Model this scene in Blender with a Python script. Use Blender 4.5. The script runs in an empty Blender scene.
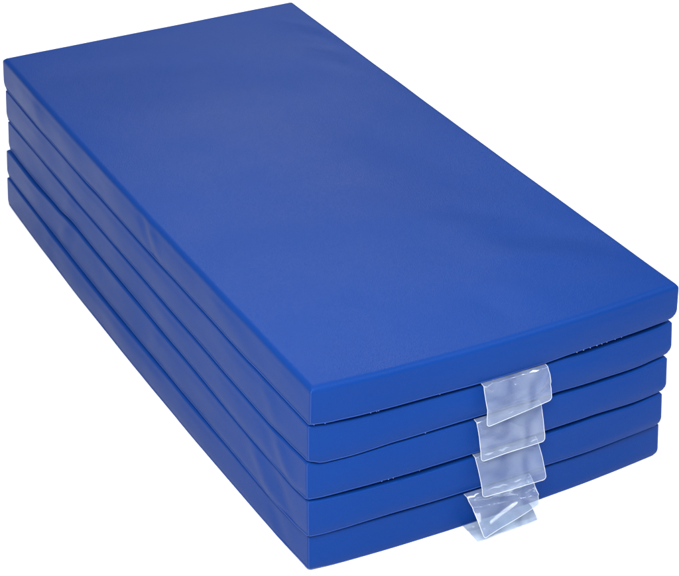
import bpy, math, random
from mathutils import Vector, noise, Euler
random.seed(4)
C = bpy.context.scene
COL = C.collection

# ---------------------------------------------------------------- camera
cam_data = bpy.data.cameras.new('camera')
cam = bpy.data.objects.new('camera', cam_data); COL.objects.link(cam)
cam.location = (2.47712, -1.30325, 1.73115)
cam.rotation_euler = Euler((1.13096, 0.01223, 1.11739), 'XYZ')
cam_data.sensor_fit = 'HORIZONTAL'; cam_data.sensor_width = 36.0
cam_data.lens = 36.0 * 1893.18 / 679.0
cam_data.shift_x = 104.697 / 679.0
cam_data.shift_y = -189.935 / 679.0
cam_data.clip_start = 0.05; cam_data.clip_end = 200
C.camera = cam

# ---------------------------------------------------------------- materials
def new_mat(name):
    m = bpy.data.materials.new(name); m.use_nodes = True
    nt = m.node_tree; nt.nodes.clear()
    return m, nt, nt.nodes, nt.links

def vinyl(name, rough=0.39, spec=0.055, grain=0.35):
    m, nt, N, K = new_mat(name)
    out = N.new('ShaderNodeOutputMaterial'); b = N.new('ShaderNodeBsdfPrincipled')
    K.new(b.outputs[0], out.inputs[0])
    tc = N.new('ShaderNodeTexCoord')
    n1 = N.new('ShaderNodeTexNoise'); n1.inputs['Scale'].default_value = 3.0; n1.inputs['Detail'].default_value = 3
    K.new(tc.outputs['Object'], n1.inputs['Vector'])
    r1 = N.new('ShaderNodeValToRGB')
    r1.color_ramp.elements[0].position = .3; r1.color_ramp.elements[0].color = BLUE_A
    r1.color_ramp.elements[1].position = .7; r1.color_ramp.elements[1].color = BLUE_B
    K.new(n1.outputs['Fac'], r1.inputs[0]); K.new(r1.outputs[0], b.inputs['Base Color'])
    n2 = N.new('ShaderNodeTexNoise'); n2.inputs['Scale'].default_value = 6.0; n2.inputs['Detail'].default_value = 6
    K.new(tc.outputs['Object'], n2.inputs['Vector'])
    mr = N.new('ShaderNodeMapRange'); mr.inputs['From Min'].default_value = .3; mr.inputs['From Max'].default_value = .7
    mr.inputs['To Min'].default_value = rough - .04; mr.inputs['To Max'].default_value = rough + .05
    K.new(n2.outputs['Fac'], mr.inputs['Value']); K.new(mr.outputs[0], b.inputs['Roughness'])
    b.inputs['Specular IOR Level'].default_value = spec
    # embossed leather-like grain of the coated fabric
    v = N.new('ShaderNodeTexVoronoi'); v.inputs['Scale'].default_value = 650.0
    K.new(tc.outputs['Object'], v.inputs['Vector'])
    n3 = N.new('ShaderNodeTexNoise'); n3.inputs['Scale'].default_value = 900.0; n3.inputs['Detail'].default_value = 2
    K.new(tc.outputs['Object'], n3.inputs['Vector'])
    ad = N.new('ShaderNodeMath'); ad.operation = 'ADD'
    K.new(v.outputs['Distance'], ad.inputs[0]); K.new(n3.outputs['Fac'], ad.inputs[1])
    bp = N.new('ShaderNodeBump'); bp.inputs['Strength'].default_value = grain; bp.inputs['Distance'].default_value = 0.0006
    K.new(ad.outputs[0], bp.inputs['Height'])
    n4 = N.new('ShaderNodeTexNoise'); n4.inputs['Scale'].default_value = 14.0; n4.inputs['Detail'].default_value = 3
    K.new(tc.outputs['Object'], n4.inputs['Vector'])
    bp2 = N.new('ShaderNodeBump'); bp2.inputs['Strength'].default_value = .12; bp2.inputs['Distance'].default_value = 0.004
    K.new(n4.outputs['Fac'], bp2.inputs['Height']); K.new(bp2.outputs[0], bp.inputs['Normal'])
    K.new(bp.outputs[0], b.inputs['Normal'])
    return m

BLUE_A = (0.0018, 0.0236, 0.138, 1)
BLUE_B = (0.0024, 0.0268, 0.151, 1)
M_COVER = vinyl('blue_coated_vinyl')
BLUE_A = (0.005, 0.030, 0.160, 1); BLUE_B = (0.009, 0.038, 0.19, 1)   # paler blue paints in the light that the piped hem catches
M_SEAM = vinyl('blue_vinyl_piping', .4, .16, .1)

m, nt, N, K = new_mat('white_thread')
out = N.new('ShaderNodeOutputMaterial'); b = N.new('ShaderNodeBsdfPrincipled'); K.new(b.outputs[0], out.inputs[0])
nz = N.new('ShaderNodeTexNoise'); nz.inputs['Scale'].default_value = 500
rp = N.new('ShaderNodeValToRGB'); rp.color_ramp.elements[0].color = (.10, .13, .26, 1); rp.color_ramp.elements[1].color = (.28, .30, .40, 1)
K.new(nz.outputs['Fac'], rp.inputs[0]); K.new(rp.outputs[0], b.inputs['Base Color']); b.inputs['Roughness'].default_value = .7
M_THREAD = m

def film(name, col, transp, rough, tint, spec=.5, hi=None):
    m, nt, N, K = new_mat(name)
    out = N.new('ShaderNodeOutputMaterial'); b = N.new('ShaderNodeBsdfPrincipled')
    t = N.new('ShaderNodeBsdfTransparent'); mx = N.new('ShaderNodeMixShader')
    t.inputs[0].default_value = (*tint, 1)
    tc = N.new('ShaderNodeTexCoord')
    n = N.new('ShaderNodeTexNoise'); n.inputs['Scale'].default_value = 22; n.inputs['Detail'].default_value = 1; n.inputs['Distortion'].default_value = 1.2
    K.new(tc.outputs['Object'], n.inputs['Vector'])
    r = N.new('ShaderNodeMapRange'); r.inputs['From Min'].default_value = .3; r.inputs['From Max'].default_value = .7
    r.inputs['To Min'].default_value = transp - .13; r.inputs['To Max'].default_value = transp + .10
    K.new(n.outputs['Fac'], r.inputs['Value']); K.new(r.outputs[0], mx.inputs['Fac'])
    K.new(b.outputs[0], mx.inputs[1]); K.new(t.outputs[0], mx.inputs[2]); K.new(mx.outputs[0], out.inputs[0])
    b.inputs['Base Color'].default_value = (*col, 1); b.inputs['Roughness'].default_value = rough
    b.inputs['Specular IOR Level'].default_value = spec
    bp = N.new('ShaderNodeBump'); bp.inputs['Strength'].default_value = .22; bp.inputs['Distance'].default_value = .002
    K.new(n.outputs['Fac'], bp.inputs['Height']); K.new(bp.outputs[0], b.inputs['Normal'])
    return m
M_FILM = film('clear_soft_vinyl', (.20, .245, .36), .73, .09, (.93, .97, 1.0), .9)
M_RIM = film('clear_vinyl_welded_rim', (.50, .53, .60), .2, .12, (.93, .96, 1), .8)  # whiter than the film, with the bright edge highlights put into its colour

m, nt, N, K = new_mat('white_seamless_floor')
out = N.new('ShaderNodeOutputMaterial'); b = N.new('ShaderNodeBsdfPrincipled'); K.new(b.outputs[0], out.inputs[0])
nz = N.new('ShaderNodeTexNoise'); nz.inputs['Scale'].default_value = 4
tc = N.new('ShaderNodeTexCoord'); K.new(tc.outputs['Object'], nz.inputs['Vector'])
rp = N.new('ShaderNodeValToRGB'); rp.color_ramp.elements[0].color = (.77, .77, .77, 1); rp.color_ramp.elements[1].color = (.79, .79, .79, 1)
K.new(nz.outputs['Fac'], rp.inputs[0]); K.new(rp.outputs[0], b.inputs['Base Color']); b.inputs['Roughness'].default_value = .8
b.inputs['Specular IOR Level'].default_value = .2
M_FLOOR = m

# ---------------------------------------------------------------- helpers
def mesh_obj(name, verts, faces, mat, parent=None, smooth=True):
    me = bpy.data.meshes.new(name); me.from_pydata([tuple(v) for v in verts], [], faces); me.update()
    if smooth: me.polygons.foreach_set('use_smooth', [True] * len(me.polygons))
    me.materials.append(mat)
    o = bpy.data.objects.new(name, me); COL.objects.link(o)
    if parent: o.parent = parent
    return o

def tube(paths, rad, n=8, closed=False):
    """sweep a round section along each path; returns verts, faces"""
    V, F = [], []
    for path in paths:
        P = [Vector(p) for p in path]; L = len(P); base = len(V)
        for i, p in enumerate(P):
            if closed: d = P[(i + 1) % L] - P[i - 1]
            else: d = P[min(i + 1, L - 1)] - P[max(i - 1, 0)]
            d.normalize()
            up = Vector((0, 0, 1)) if abs(d.z) < .8 else Vector((1, 0, 0))
            a = d.cross(up).normalized(); c = a.cross(d)
            r = rad(i / max(1, L - 1)) if callable(rad) else rad
            for k in range(n):
                t = 2 * math.pi * k / n
                V.append(p + a * math.cos(t) * r + c * math.sin(t) * r)
        segs = L if closed else L - 1
        for i in range(segs):
            for k in range(n):
                i2 = (i + 1) % L
                F.append((base + i * n + k, base + i * n + (k + 1) % n, base + i2 * n + (k + 1) % n, base + i2 * n + k))
        if not closed:
            F.append(tuple(base + k for k in range(n))[::-1]); F.append(tuple(base + (L - 1) * n + k for k in range(n)))
    return V, F

def interp(tab, x):
    if x <= tab[0][0]: return tab[0][1]
    for (a, p), (b_, q) in zip(tab, tab[1:]):
        if x <= b_:
            t = (x - a) / (b_ - a); t = t * t * (3 - 2 * t)
            return p + (q - p) * t
    return tab[-1][1]

# ---------------------------------------------------------------- the mats
L, W, T = 1.22, 0.60289, 0.06032
# how far (mm) the line between two mats rises or falls along the front and the left edge
FRONT = [
    [(-1, 3.), (-.9, 0), (-.737, -1), (-.34, -.8), (-.071, -2.4), (.208, -1.2), (.409, .4), (.8, 1), (1, 1.5)],
    [(-1, 2.8), (-.93, -4.2), (-.794, -4.6), (-.539, -.5), (-.141, 2.2), (.28, 1.7), (.576, -1.), (.823, -2.8), (1, .2)],
    [(-1, 1.6), (-.93, 0), (-.58, .3), (-.153, 1.6), (.27, 1.9), (.536, 1.2), (.847, -3), (1, -1.4)],
    [(-1, 1.5), (-.93, .5), (-.581, 2.8), (-.176, 1.7), (.28, .9), (.551, -1), (1, -.5)],
    [(-1, 3.), (-.85, .6), (-.5, 0), (.6, 0), (1, 1)],
]
LEFT = [
    [(-1, -.6), (-.869, -1.6), (-.326, -1.8), (-.213, .4), (.176, .3), (.318, 1.6), (.698, .2), (.76, 1.2), (1, 1.5)],
    [(-1, -2.8), (-.882, -2.), (-.539, -.6), (-.023, .1), (.317, -.9), (.6, -3.), (.8, -4.6), (.9, -1.), (1, 2.8)],
    [(-1, -2.5), (-.767, -3.4), (-.56, 1.), (-.424, 7.5), (-.078, 6.0), (.318, 3.8), (.726, -2.), (.93, -2.5), (1, 1.6)],
    [(-1, 1.7), (-.708, 1.3), (-.3, -1.6), (.156, -1.2), (.559, -3.), (.84, -6.5), (.93, -4.), (1, 1.5)],
    [(-1, 2.), (-.8, .6), (-.5, 0), (.85, 0), (1, 3.)],
]
# extra opening (mm) above each lower mat along the front edge: where the dark gap widens
GAPF = [
    None,
    [(-1, 2.5), (-.7, 4.2), (-.35, 4.2), (0, 3.4), (.3, 3.6), (.5, 6.), (.9, 6.), (1, 4.)],
    [(-1, .8), (-.8, 1.2), (-.5, 2.), (0, 4.), (.6, 4.4), (1, 2.5)],
    [(-1, 2.), (-.7, 4.), (-.4, 5.), (0, 4.2), (.4, 5.), (.8, 3.6), (1, 2.5)],
    [(-1, 1.2), (-.5, 3.8), (0, 3.8), (.5, 3.8), (1, 2.2)],
]
PLACE = [(-.0048, .0063, -.0033), (-.0025, .0044, -.00416), (.00113, .0015, -.00534),
         (.0010, -.00355, .00021), (-.00021, -.00354, .00488)]
SIZE = [(1.0085, 1.011), (1.003, 1.009), (1.0, 1.006), (1.004, 1.0), (1.0, 1.002)]
BOWF, BOWL, BOWR = [.0114, .0114, .0114, .0114, .0125], [.0051, .0051, .0051, .006, .0105], -.0026

def edge_field(front, left, u, v):
    """blend of edge offsets (m) inward over the mat"""
    eF = interp(front, v) if front else 0.; eL = interp(left, u) if left else 0.
    cR = front[-1][1] if front else 0.; cB = left[0][1] if left else 0.
    eR = cR * max(0, u); eB = cB * max(0, -v)
    num = den = 0
    for e, d in ((eF, (1 - u) * L / 2), (eL, (1 + v) * W / 2), (eR, (1 - v) * W / 2), (eB, (1 + u) * L / 2)):
        w = 1 / (d + .0015) ** 2; num += e * w; den += w
    return .001 * num / (den + 1 / .07 ** 2)

# soft folds pressed into the faces: (x, y, direction deg, length, width, height m)
TOP_FOLDS = [
    (.40, .215, 62, .10, .030, -.0022), (.46, .185, 60, .11, .028, .0020), (.30, .165, 48, .10, .030, -.0014),
    (.33, .10, 20, .16, .040, .0012), (.545, .03, 12, .05, .022, -.0013), (.52, .085, 30, .06, .025, .0011),
    (.55, .22, 70, .06, .020, .0012), (-.50, .262, 35, .045, .012, -.0011), (-.43, .262, 30, .05, .014, .0010),
    (-.36, .255, 35, .05, .014, -.0009), (-.30, .235, 30, .06, .018, .0008), (-.25, .02, 80, .25, .07, .0014),
    (.05, -.12, 10, .3, .06, -.0010), (-.45, -.1, 75, .2, .05, -.0012), (.10, .18, 15, .2, .05, -.0012),
    (.24, -.20, 100, .10, .04, .0009), (-.10, -.22, 15, .18, .03, .0008),
]
def top_fold(k, x, y):
    z = 0
    if k: return 0
    for fx, fy, ang, ln, wd, h in TOP_FOLDS:
        a = math.radians(ang); dx, dy = x - fx, y - fy
        p = dx * math.cos(a) + dy * math.sin(a); q = -dx * math.sin(a) + dy * math.cos(a)
        q += .15 * p * p / ln
        z += 1.15 * h * math.exp(-(p / ln) ** 2 - (q / wd) ** 2)
    return z
# creases in the long left walls: mat, x, lean, width, amount
WALL_FOLDS = [(0, .075, -.9, .016, -.0022), (0, .105, -.9, .016, .0016), (0, .32, .5, .03, .0008), (0, -.42, -.7, .03, .0010),
              (1, .50, -.8, .02, .0014), (1, -.2, .6, .03, .0009), (2, .54, -1., .016, .0018), (2, .50, -1., .02, -.0012), (2, -.28, .8, .02, .0016),
              (3, -.30, .9, .018, .0022), (3, -.26, .9, .018, -.0018), (3, .10, .6, .02, .0014), (3, .47, -.9, .022, .0026), (3, .53, -.9, .018, -.0020),
              (4, .52, -.8, .02, -.0014), (4, -.38, .7, .02, .0014), (4, .2, .5, .03, .0008)]

def make_mat(k, zb, zt, name, label):
    root = bpy.data.objects.new(name, None); COL.objects.link(root)
    root.empty_display_size = .1
    dx, dy, rz = PLACE[k]
    root.location = (dx, dy, zb); root.rotation_euler = (0, 0, rz); root.scale = (*SIZE[k], 1)   # the mats differ a little in size
    root['label'] = label; root['category'] = 'mat'; root['group'] = 'blue vinyl mats stacked in one pile'
    def lines(n, size):
        a = [-1 + 2 * i / n for i in range(n + 1)]
        e = [2 * d / size for d in (.0015, .003, .0048)]
        return sorted(a + [-1 + q for q in e] + [1 - q for q in e])
    US, VS = lines(150, L), lines(76, W)
    nu, nv = len(US), len(VS)
    H = zt - zb
    gl = [(-1, 2.), (0, 1.9), (1, 1.6)]
    def zbot(u, v):
        if k == 4: return max(0.0, edge_field(FRONT[k], LEFT[k], u, v)) + .0008
        return edge_field(FRONT[k], LEFT[k], u, v) + .0010
    def ztop(u, v):
        if k == 0: return H + edge_field([(-1, 1), (-.6, -.6), (0, -1.), (.6, -.4), (1, .5)], [(-1, 0), (0, .5), (1, 1)], u, v) + .0015 * (1 - u * u) * (1 - v * v)
        g = edge_field([(a_, b_ * 1.5 + .4) for a_, b_ in GAPF[k]], gl, u, v)
        return H + edge_field(FRONT[k - 1], LEFT[k - 1], u, v) - g - .0006
    RT = .0085 if k == 0 else .0032
    SBF, SBL = (.001, .001) if k == 0 else (.0035, .0015)   # the foam shoulders lean back from the hem
    insF, insL = .0022, .0016
    insB = (.010, .006, .004, .007, .002)[k]; insR = (.013, .013, .010, .008, .0055)[k]
    HB = (.015, .015, .013, .013, .010)[k]
    # profile: (kind, value) from the bottom edge up to the top arc
    prof = []
    for a in (0, 12, 25, 40, 57, 75): prof.append(('b', math.radians(a)))
    for s in (.0, .2, .4, .55, .7, .8, .9): prof.append(('w', s))
    for a in (0, 15, 30, 45, 60, 75, 90): prof.append(('t', math.radians(a)))
    def ringpt(u, v, pr, side=None):
        zb_, zt_ = zbot(u, v), ztop(u, v)
        kind, q = pr; bf = 0
        rb = HB
        if kind == 'b':
            f = 1 - math.sin(q); z = zb_ + rb * (1 - math.cos(q))
            iF, iL, iR, iB = insF * f, insL * f, insR * f, insB * f
            bul = .35 * math.sin(q)
        elif kind == 'w':
            z = zb_ + rb + (zt_ - RT - zb_ - rb) * q; iF = iL = iR = iB = 0
            q3 = q; iF, iL, iR = SBF * q3, SBL * q3, 0
            bul = .35 + .65 * math.sin(math.pi * min(1, q * .9 + .1))
            if q >= .8: bul *= .7
        else:
            z = zt_ - RT + RT * math.sin(q); iF = iL = iR = iB = RT * (1 - math.cos(q)); iF += SBF; iL += SBL; bul = .25 * math.cos(q)
        x0, x1 = -L / 2 + iB, L / 2 - iF; y0, y1 = -W / 2 + iL, W / 2 - iR
        x = x0 + (x1 - x0) * (u + 1) / 2; y = y0 + (y1 - y0) * (v + 1) / 2
        # corner rounding
        rc = .0035
        cx = min(max(x, x0 + rc), x1 - rc); cy = min(max(y, y0 + rc), y1 - rc)
        ddx, ddy = x - cx, y - cy; d = math.hypot(ddx, ddy)
        if d > rc and ddx and ddy: x, y = cx + rc * ddx / d, cy + rc * ddy / d
        # padded wall swelling, dies out at the corners
        if side:
            B = .0009 * bul
            s2 = (1 - u ** 8) if side in 'LR' else (1 - v ** 8)
            nzv = noise.noise(Vector((u * 5 + k * 9.1, v * 3, z * 18 + k * 3.7))) * .0018 * (0.3 + bul)
            amt = (B + nzv) * s2
            if side == 'L':
                for mk, fx, lean, wd, am in WALL_FOLDS:
                    if mk == k:
                        amt += am * math.exp(-((x - fx - lean * (z - H / 2)) / wd) ** 2) * min(1, bul * 1.4)
                y -= amt
            if side == 'R': y += amt
            if side == 'F': x += amt
            if side == 'B': x -= amt
        return x, y, z
    def bow(x, y, u, v):
        x += BOWF[k] * (1 - v * v) * max(0, u) ** 3
        y -= BOWL[k] * (1 - u * u) * max(0, -v) ** 3
        y += BOWR * (1 - u * u) * max(0, v) ** 3
        return x, y
    V, F = [], []
    per = [(i, 0) for i in range(nu - 1)] + [(nu - 1, j) for j in range(nv - 1)] + [(i, nv - 1) for i in range(nu - 1, 0, -1)] + [(0, j) for j in range(nv - 1, 0, -1)]
    def side_of(i, j):
        if (i in (0, nu - 1)) and (j in (0, nv - 1)): return None
        return 'L' if j == 0 else 'R' if j == nv - 1 else 'F' if i == nu - 1 else 'B'
    rings = []
    for pr in prof:
        r = []
        for (i, j) in per:
            u, v = US[i], VS[j]
            x, y, z = ringpt(u, v, pr, side_of(i, j)); x, y = bow(x, y, u, v)
            r.append(len(V)); V.append((x, y, z))
        rings.append(r)
    n = len(per)
    for a, b_ in zip(rings, rings[1:]):
        for i in range(n):
            F.append((a[i], a[(i + 1) % n], b_[(i + 1) % n], b_[i]))
    def sheet(pr, ring, flip, zf):
        idx = {}
        for q, (i, j) in enumerate(per): idx[(i, j)] = ring[q]
        for i in range(1, nu - 1):
            for j in range(1, nv - 1):
                u, v = US[i], VS[j]
                x, y, z = ringpt(u, v, pr, None); x, y = bow(x, y, u, v)
                de = min((1 - abs(u)) * L / 2, (1 - abs(v)) * W / 2); f = 1 - math.exp(-de / .02)
                idx[(i, j)] = len(V); V.append((x, y, z + zf(x, y) * f))
        for i in range(nu - 1):
            for j in range(nv - 1):
                q = (idx[(i, j)], idx[(i + 1, j)], idx[(i + 1, j + 1)], idx[(i, j + 1)])
                F.append(q[::-1] if flip else q)
    sheet(('t', math.pi / 2), rings[-1], False,
          lambda x, y: top_fold(k, x, y) + (.0012 * noise.noise(Vector((x * 4, y * 4, 2.2))) + .00035 * noise.noise(Vector((x * 13, y * 13, 7.2))) if k == 0 else 0))
    sheet(('b', 0.), rings[0], True, lambda x, y: 0)
    mesh_obj('cover', V, F, M_COVER, root)
    # piping sewn round the bottom edge
    path = []
    for q, (i, j) in enumerate(per):
        x, y, z = V[rings[0][q]]
        s = side_of(i, j); o = .0007
        if s == 'L': y -= o
        elif s == 'R': y += o
        elif s == 'F': x += o
        elif s == 'B': x -= o
        path.append((x, y, z + .0009 + .0003 * noise.noise(Vector((x * 30, y * 30, k)))))
    v_, f_ = tube([path], .0011, 8, True); mesh_obj('piping', v_, f_, M_SEAM, root)
    # sewn corner seams
    for (i, j) in ((0, 0), (nu - 1, 0), (nu - 1, nv - 1), (0, nv - 1)):
        q = per.index((i, j)); pts = []
        sx, sy = (1 if i else -1), (1 if j else -1)
        for r in rings[:-4]:
            x, y, z = V[r[q]]; pts.append((x + sx * .0001, y + sy * .0001, z))
        v_, f_ = tube([pts], .0007, 8); mesh_obj('corner_seam', v_, f_, M_SEAM, root)
    # exposed thread ends under the front edge
    st = {0: [-.985, -.93, -.70, -.67, -.66, -.34, -.05, .43, .47, .51, .55, .58, .61, .66, .7], 2: [-.62, -.585, -.56, -.42, .2], 1: [-.4], 3: [.1]}.get(k, [])
    if st:
        paths = []
        for v in st:
            x, y, z = ringpt(1, v, ('b', 0), None); x, y = bow(x, y, 1, v)
            x += .0012; z -= .0002
            ln = random.uniform(.0006, .0012)
            paths.append([(x - .0004, y - ln, z + .0004), (x + .0004, y, z - .0002), (x - .0004, y + ln, z + .0004)])
        for pth in paths:
            v_, f_ = tube([pth], .00034, 6); mesh_obj('stitch', v_, f_, M_THREAD, root)
    return root

# soft creases in each pocket: from (s, t) to (s, t), height m, width
CREASES = [
    [(.80, .62, .96, .30, .0022, .045), (.36, .12, .47, .24, -.0024, .03), (.04, .60, .70, .66, .0012, .04), (.02, .12, .10, .22, .0026, .03), (.72, .75, 1., .58, -.0020, .05)],
    [(.10, .75, .9, .82, .0012, .05), (.02, .11, .08, .30, .0022, .03), (.5, .3, .7, .6, .0008, .08)],
    [(.02, .12, .12, .24, .0030, .03), (.75, .10, .90, .22, .0022, .04), (.2, .5, .4, .8, .0009, .07), (.1, .8, .95, .78, .0010, .04)],
    [(.02, .30, .95, .62, .0034, .05), (.0, .12, .30, .20, .0030, .04), (.15, .75, .95, .45, -.0022, .06), (.06, .14, .2, .6, .0014, .03)],
    [(.0, .30, .9, .75, .0012, .05), (.15, .2, .3, .95, .0008, .04)]]

# clear name pocket sewn under the front edge
def make_pocket(root, k, zb, lip, lipz, y0, y1, t0, t1, ox0, oz0, ox1, oz1, curl, yb0=None, yb1=None):
    """y0,y1 top corners; t0,t1 their heights above the mat base; (ox,oz) outward reach and world height of lower corners"""
    yb0 = y0 if yb0 is None else yb0; yb1 = y1 if yb1 is None else yb1
    def P(s, t, off=0):
        v = (y0 + (y1 - y0) * s) / (W / 2)
        xf = L / 2 + BOWF[k] * (1 - v * v)
        A = Vector((xf - .0015, y0 + (y1 - y0) * s, t0 + (t1 - t0) * s))
        B = Vector((L / 2 + ox0 + (ox1 - ox0) * s, yb0 + (yb1 - yb0) * s, oz0 + (oz1 - oz0) * s - zb))
        # the lower mat stands a little proud: the film first runs out over its top edge
        ex = xf + lip; E_ = Vector((ex, A.y + (B.y - A.y) * .08, A.z - lipz))
        if t < .1: p = A.lerp(E_, t / .1)
        else: p = E_.lerp(B, (t - .1) / .9)
        # the sheet leaves the seam outwards, then drops
        p.x += curl * math.sin(math.pi * t) * (1 + .3 * math.sin(3 * s + k)); p.z += abs(curl) * .35 * math.sin(math.pi * t)
        cr = math.exp(-((t - .12) / .05) ** 2)
        p.x += .0022 * cr * noise.noise(Vector((s * 9, k * 3.1, 0)))
        p.z += .0016 * cr * noise.noise(Vector((s * 11, k * 5.1, 4)))
        p.x += .0022 * noise.noise(Vector((s * 2.3 + k, t * 2.4, 1.7 * k))) * math.sin(math.pi * min(1, t * .8))
        for (s0, q0, s1, q1, am, wd) in CREASES[k]:
            dx_, dy_ = s1 - s0, q1 - q0; l2 = dx_ * dx_ + dy_ * dy_
            h = ((s - s0) * dx_ + (t - q0) * dy_) / l2; d_ = abs((s - s0) * dy_ - (t - q0) * dx_) / math.sqrt(l2)
            if -.3 < h < 1.3:
                e_ = min(1, max(0, (h + .3) / .3)) * min(1, max(0, (1.3 - h) / .3))
                if k == 4: p.z += abs(am) * math.exp(-(d_ / wd) ** 1.3) * e_
                else: p.x += am * math.exp(-(d_ / wd) ** 1.3) * e_
        p.x += off
        return p
    r, ra = ((.05, .08) if k < 3 else (.04, .07) if k == 3 else (.012, .02))
    ts = [0, .05, .09, .1, .11, .13, .15] + [.15 + (.85 - ra) * i / 34 for i in range(1, 35)] + [1 - ra + ra * math.sin(math.radians(a)) for a in (12, 25, 38, 50, 62, 74, 84, 90)]
    ns = 64
    def inset(t): 
        return 0 if t <= 1 - ra else r * (1 - math.sqrt(max(0, 1 - ((t - 1 + ra) / ra) ** 2)))
    V, F = [], []
    th = .0005
    for layer in (0, 1):
        for t in ts:
            i_ = inset(t)
            for a in range(ns + 1):
                s = i_ + (1 - 2 * i_) * a / ns
                e = min(1, min(s, 1 - s) * 14, (1 - t) * 10, t * 10 + .2)
                # the two welded sheets stand slightly apart in the middle
                V.append(P(s, t, (th if layer else 0) + (.0012 * e if layer else 0)))
    m_ = len(ts); w_ = ns + 1
    for layer in (0, 1):
        o = layer * m_ * w_
        for i in range(m_ - 1):
            for a in range(ns):
                q = (o + i * w_ + a, o + i * w_ + a + 1, o + (i + 1) * w_ + a + 1, o + (i + 1) * w_ + a)
                F.append(q[::-1] if layer else q)
    pk = mesh_obj('name_pocket', V, F, M_FILM, root)
    outl = [P(0, t, th) for t in ts] 
    outl = [P(inset(t), t, th) for t in ts] + [P(1 - inset(t), t, th) for t in reversed(ts)]
    # bottom run between the rounded corners
    mid = [P(r + (1 - 2 * r) * q / 20, 1, th) for q in range(1, 20)]
    n_ = len(ts); outl = outl[:n_] + mid + outl[n_:]
    v_, f_ = tube([outl], .00045, 6); mesh_obj('rim', v_, f_, M_RIM, pk)
    # pale broken tube added for the glints on the creased upper strip
    if k == 4: return pk
    top = [P(s / 30, .105 + .02 * noise.noise(Vector((s * .5, k, 3))), .0012) for s in range(31)]
    v_, f_ = tube([top], lambda q: max(.00008, .0026 * noise.noise(Vector((q * 7, k * 2.2, 1))) + .0002), 6); mesh_obj('crimp_glint', v_, f_, M_RIM, pk)
    return pk

LABELS = ['topmost blue vinyl mat of the pile, its wide smooth top face uncovered',
          'blue vinyl mat second from the top, just under the topmost mat',
          'middle blue vinyl mat of the pile, two mats above and two below',
          'blue vinyl mat second from the bottom, directly on the lowest mat',
          'lowest blue vinyl mat of the pile, lying on the white floor']
ZT = [5 * T, 4 * T, 3 * T, 2 * T, T]; ZB = [4 * T, 3 * T, 2 * T, T, 0]
roots = [make_mat(k, ZB[k], ZT[k], 'rest_mat', LABELS[k]) for k in range(5)]
PK = [ # y0,y1, t0,t1, ox0,oz0, ox1,oz1, curl
    (-.0398, .0665, -.0015, -.0015, .0300, .1785, .0300, .1921, .004),
    (-.0454, .0624, .0000, -.001, .0328, .1234, .0311, .1233, .003),
    (-.0424, .0629, .0015, -.001, .0412, .0679, .0434, .0673, .003),
    (-.0542, .0561, -.0010, -.0015, .0660, .0200, .0405, .0245, .005),
    (-.0553, .0590, .0015, .0015, .0520, .0020, .0500, .0020, .0015)]
LIPS = [(.0030, .0012), (.0030, .0012), (.0030, .0012), (.0025, .0012), (.006, .0010)]
for k, a in enumerate(PK):
    extra = {} if k < 4 else dict(yb0=-.0560, yb1=.0480)
    make_pocket(roots[k], k, ZB[k], *LIPS[k], *a, **extra)

# ---------------------------------------------------------------- floor
S = 15
fl = mesh_obj('floor', [(-S, -S, 0), (S, -S, 0), (S, S, 0), (-S, S, 0)], [(0, 1, 2, 3)], M_FLOOR, smooth=False)
fl['kind'] = 'structure'

# ---------------------------------------------------------------- light: a white studio, large soft boxes
w = bpy.data.worlds.new('World'); C.world = w; w.use_nodes = True
nt = w.node_tree; nt.nodes.clear()
o = nt.nodes.new('ShaderNodeOutputWorld'); bg = nt.nodes.new('ShaderNodeBackground')
bg.inputs[0].default_value = (1, 1, 1, 1)
# the studio is brighter overhead than at the walls, and dimmer behind the pile
tc = nt.nodes.new('ShaderNodeTexCoord'); sp = nt.nodes.new('ShaderNodeSeparateXYZ')
nt.links.new(tc.outputs['Generated'], sp.inputs[0])
mz = nt.nodes.new('ShaderNodeMapRange'); mz.inputs['From Min'].default_value = .3; mz.inputs['From Max'].default_value = .8
mz.inputs['To Min'].default_value = .45; mz.inputs['To Max'].default_value = 1.85
mxr = nt.nodes.new('ShaderNodeMapRange'); mxr.inputs['From Min'].default_value = -1; mxr.inputs['From Max'].default_value = 1
mxr.inputs['To Min'].default_value = .5; mxr.inputs['To Max'].default_value = 1.1
nt.links.new(sp.outputs['Z'], mz.inputs['Value']); nt.links.new(sp.outputs['X'], mxr.inputs['Value'])
mu = nt.nodes.new('ShaderNodeMath'); mu.operation = 'MULTIPLY'
nt.links.new(mz.outputs[0], mu.inputs[0]); nt.links.new(mxr.outputs[0], mu.inputs[1]); nt.links.new(mu.outputs[0], bg.inputs[1])
nt.links.new(bg.outputs[0], o.inputs[0])

def area(name, loc, target, sx, sy, power, col=(1, 1, 1)):
    d = bpy.data.lights.new(name, 'AREA'); d.shape = 'RECTANGLE'; d.size = sx; d.size_y = sy; d.energy = power; d.color = col
    ob = bpy.data.objects.new(name, d); COL.objects.link(ob); ob.location = loc
    ob.rotation_euler = (Vector(target) - Vector(loc)).to_track_quat('-Z', 'Y').to_euler()
    return ob
area('softbox_front_left', (1.75, -.95, 1.8), (.5, 0, .2), .9, .9, 91)
area('softbox_left', (-.6, -3.0, 1.8), (-.2, 0, .1), 2.0, 1.4, 26)
area('softbox_back', (-3.14, 1.55, 2.95), (.25, -.03, .25), 1.3, 1.2, 66)
area('softbox_front_right', (1.7, 1.3, 2.3), (.6, 0, .3), .7, .7, 26)

C.view_settings.view_transform = 'Standard'; C.view_settings.look = 'None'
C.view_settings.exposure = 0; C.view_settings.gamma = 1
C.cycles.max_bounces = 10; C.cycles.transparent_max_bounces = 24
